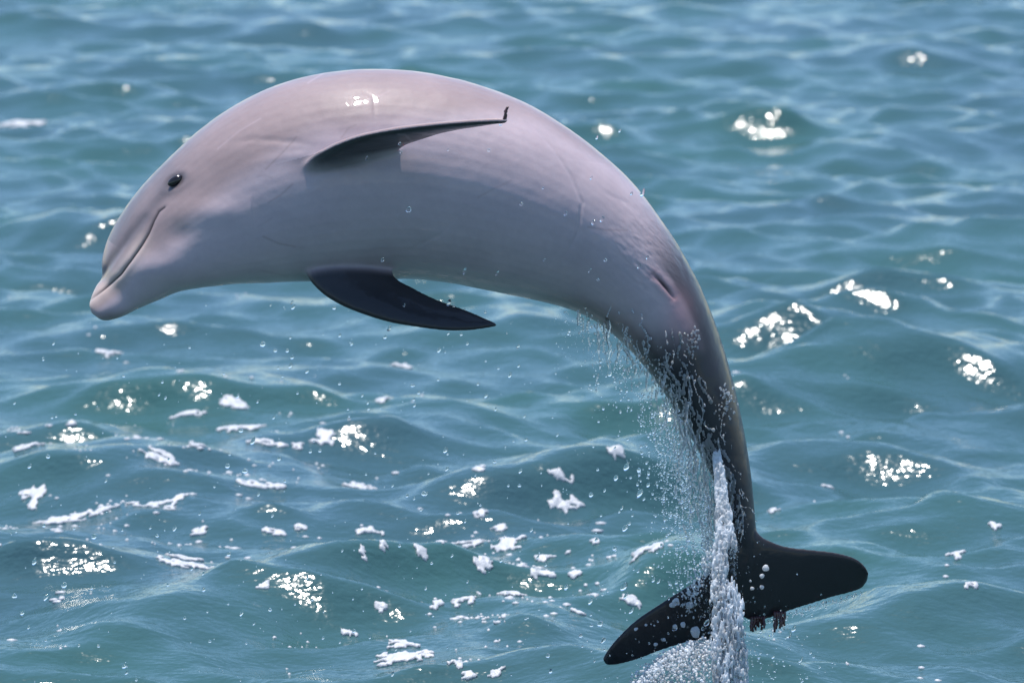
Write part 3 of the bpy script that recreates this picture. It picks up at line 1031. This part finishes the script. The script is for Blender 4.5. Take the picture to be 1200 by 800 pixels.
# ------------------------------------------------------------------ foam on the water
def surface_point(px, py):
    d = np.array(fwd + right * ((px - 600) / FPX) + up * ((400 - py) / FPX))
    ts = np.linspace(10.5, 40, 500)
    pts = np.array((0, 0, CAM_H))[None] + d[None] * ts[:, None]
    h = sea_at(pts[:, 0], pts[:, 1])
    k = np.argmax(pts[:, 2] < h)
    return pts[k]


def foam_mesh(px, py, wpx, hpx, seed):
    c = surface_point(px, py)
    sc = FPX / c[1]
    hx = wpx / sc / 2 * 1.6
    dep = math.atan2(CAM_H, c[1])
    hh = sea_at(np.array([c[0], c[0]]), np.array([c[1] - 0.04, c[1] + 0.04]))
    slope = max(0.0, (hh[1] - hh[0]) / 0.08)             # a face turned to the viewer shows a patch taller
    hy = min(max(hpx / sc / (math.sin(dep) + slope * math.cos(dep)) / 2 * 1.05, 0.02), hx * 2.4)
    cell = max(hx / 22, 0.004)
    nx, ny = int(2 * hx / cell) + 2, int(2 * hy / cell) + 2
    gx, gy = np.meshgrid(np.linspace(-hx, hx, nx), np.linspace(-hy, hy, ny))
    u, vv_ = gx.ravel(), gy.ravel()
    rr_ = np.sqrt((u / hx) ** 2 + (vv_ / hy) ** 2)
    nz_ = fbm(np.stack([u / (hx * 0.42), vv_ / (hy * 0.42), np.full_like(u, seed * 3.7)], 1), 4, seed)
    mask = (1.0 - rr_) * 0.75 + (nz_ - 0.5) * 1.5 + (fbm(np.stack([u * 55, vv_ * 55, u * 0 + seed], 1), 3, seed + 40) - 0.5) * 1.5
    keep = mask.reshape(ny, nx) > 0.20
    z = sea_at(c[0] + u, c[1] + vv_)
    hgt = np.clip(mask - 0.20, 0, 0.5) * 0.012 + 0.001 + 0.004 * fbm(np.stack([u * 90, vv_ * 90, u * 0], 1), 2, seed + 9) * (mask > 0.2)
    pts = np.stack([u, vv_, z - c[2] + hgt], 1)
    under = np.stack([u, vv_, z - c[2] - 0.004], 1)
    fk = keep[:-1, :-1] & keep[:-1, 1:] & keep[1:, 1:] & keep[1:, :-1]
    lab_, best_, cur = np.zeros_like(fk, int), (0, 0), 0
    for a0, b0 in np.argwhere(fk):                     # keep the largest connected raft only
        if lab_[a0, b0]: continue
        cur += 1; cnt = 0; st = [(a0, b0)]; lab_[a0, b0] = cur
        while st:
            a1, b1 = st.pop(); cnt += 1
            for a2, b2 in ((a1 + 1, b1), (a1 - 1, b1), (a1, b1 + 1), (a1, b1 - 1)):
                if 0 <= a2 < fk.shape[0] and 0 <= b2 < fk.shape[1] and fk[a2, b2] and not lab_[a2, b2]:
                    lab_[a2, b2] = cur; st.append((a2, b2))
        best_ = max(best_, (cnt, cur))
    fk = lab_ == best_[1] if best_[0] else fk
    ii = np.arange(nx * ny).reshape(ny, nx)
    q_ = np.stack([ii[:-1, :-1], ii[:-1, 1:], ii[1:, 1:], ii[1:, :-1]], -1)[fk]
    if len(q_) < 3: return None
    # closed lump: lowered copy underneath joined along the rim
    ed = {}
    for a in q_:
        for e in ((a[0], a[1]), (a[1], a[2]), (a[2], a[3]), (a[3], a[0])):
            ed[e] = 1
    rim = [e for e in ed if (e[1], e[0]) not in ed]
    nn = len(pts)
    faces = [tuple(a) for a in q_] + [tuple(int(b) + nn for b in a[::-1]) for a in q_] + [(e[1], e[0], e[0] + nn, e[1] + nn) for e in rim]
    used = sorted({int(b) for fc in faces for b in fc})
    remap = {b: i for i, b in enumerate(used)}
    allp = np.vstack([pts, under])[used]
    return c, allp, [tuple(remap[int(b)] for b in fc) for fc in faces]

FOAM = [(273, 480, 40, 14), (220, 490, 55, 10), (187, 542, 34, 16), (230, 525, 18, 9), (383, 528, 32, 24), (310, 577, 58, 9), (182, 592, 48, 15), (117, 602, 30, 11), (72, 612, 44, 9),
        (43, 588, 28, 26), (310, 523, 46, 7), (345, 524, 20, 8), (77, 512, 26, 8), (33, 527, 30, 6), (313, 630, 42, 9), (230, 632, 32, 8), (350, 620, 15, 9), (213, 655, 34, 9),
        (215, 665, 60, 7), (283, 503, 56, 11), (420, 572, 28, 14), (560, 552, 11, 9), (662, 597, 30, 26), (657, 563, 20, 13), (565, 610, 14, 7), (427, 628, 32, 9), (560, 638, 40, 12),
        (597, 641, 28, 16), (550, 652, 46, 12), (590, 627, 20, 7), (638, 655, 26, 10), (672, 650, 15, 11), (758, 649, 36, 9), (720, 556, 22, 7), (495, 658, 15, 9),
        (423, 666, 18, 7), (450, 665, 15, 7), (567, 683, 18, 10), (545, 703, 22, 14), (600, 696, 23, 10), (640, 678, 32, 8), (672, 681, 15, 8), (512, 714, 13, 10), (457, 726, 30, 9),
        (677, 718, 13, 9), (467, 772, 58, 16), (473, 758, 25, 8), (497, 770, 15, 11), (533, 788, 12, 8), (548, 795, 17, 9), (580, 791, 16, 8), (408, 752, 15, 8), (738, 717, 18, 8),
        (1120, 650, 16, 10), (1136, 694, 13, 8), (1165, 619, 11, 10), (25, 144, 36, 7), (450, 470, 14, 7), (470, 429, 17, 6), (128, 415, 20, 6), (305, 690, 18, 6), (700, 640, 16, 7), (970, 572, 14, 7), (905, 600, 14, 6)]
NEARBY = [((0, 500), 'white foam patch floating on the waves below the beak and chest', 'foam patches below the beak'),
          ((500, 850), 'white foam patch floating on the waves between the hanging flipper and tail', 'foam patches below the belly'),
          ((850, 1300), 'small white foam patch floating on the open water past the tail fin tip', 'foam patches past the tail fin')]
for k, (px, py, wp, hp) in enumerate(FOAM):
    r = foam_mesh(px, py, wp, hp, k + 1)
    if r is None: continue
    c, vv, ff = r
    o = mesh_obj('foam_patch', vv, ff, M_FOAM)
    o.location = c
    for (a, b), lab, grp in NEARBY:
        if a <= px < b: tag(o, lab, 'foam', grp)

# loose flecks of foam, too small to count
cs, rs = [], []
frng = np.random.default_rng(77)
pxs = np.concatenate([frng.normal(190, 110, 120), frng.normal(560, 110, 120), frng.uniform(0, 1200, 70)])
pys = np.concatenate([frng.normal(575, 55, 120), frng.normal(665, 60, 120), 810 - frng.random(70) ** 1.4 * 560])
for px, py in zip(pxs, pys):
    if not (-60 < px < 1260 and 240 < py < 850): continue
    gx, gy = ground(px, py)
    r = 0.003 + 0.010 * frng.random() ** 2
    for j in range(int(frng.integers(1, 5))):
        cs.append((gx + frng.normal(0, 0.018), gy + frng.normal(0, 0.05), 0)); rs.append((r * frng.uniform(.6, 1.8), r * frng.uniform(.8, 2.0), max(0.006, r * 0.4)))
cs = np.array(cs); rs = np.array(rs)
cs[:, 2] = sea_at(cs[:, 0], cs[:, 1]) - 0.002
sl = np.abs(sea_at(cs[:, 0], cs[:, 1] + 0.03) - sea_at(cs[:, 0], cs[:, 1] - 0.03)) / 0.06
cs, rs = cs[sl < 0.30], rs[sl < 0.30]                  # foam slides off the steep faces
v, f = blobs(cs, rs)
o = mesh_obj('foam_flecks', v, f, M_FOAM)
tag(o, 'tiny loose flecks of white foam scattered over the waves', 'foam', kind='stuff')
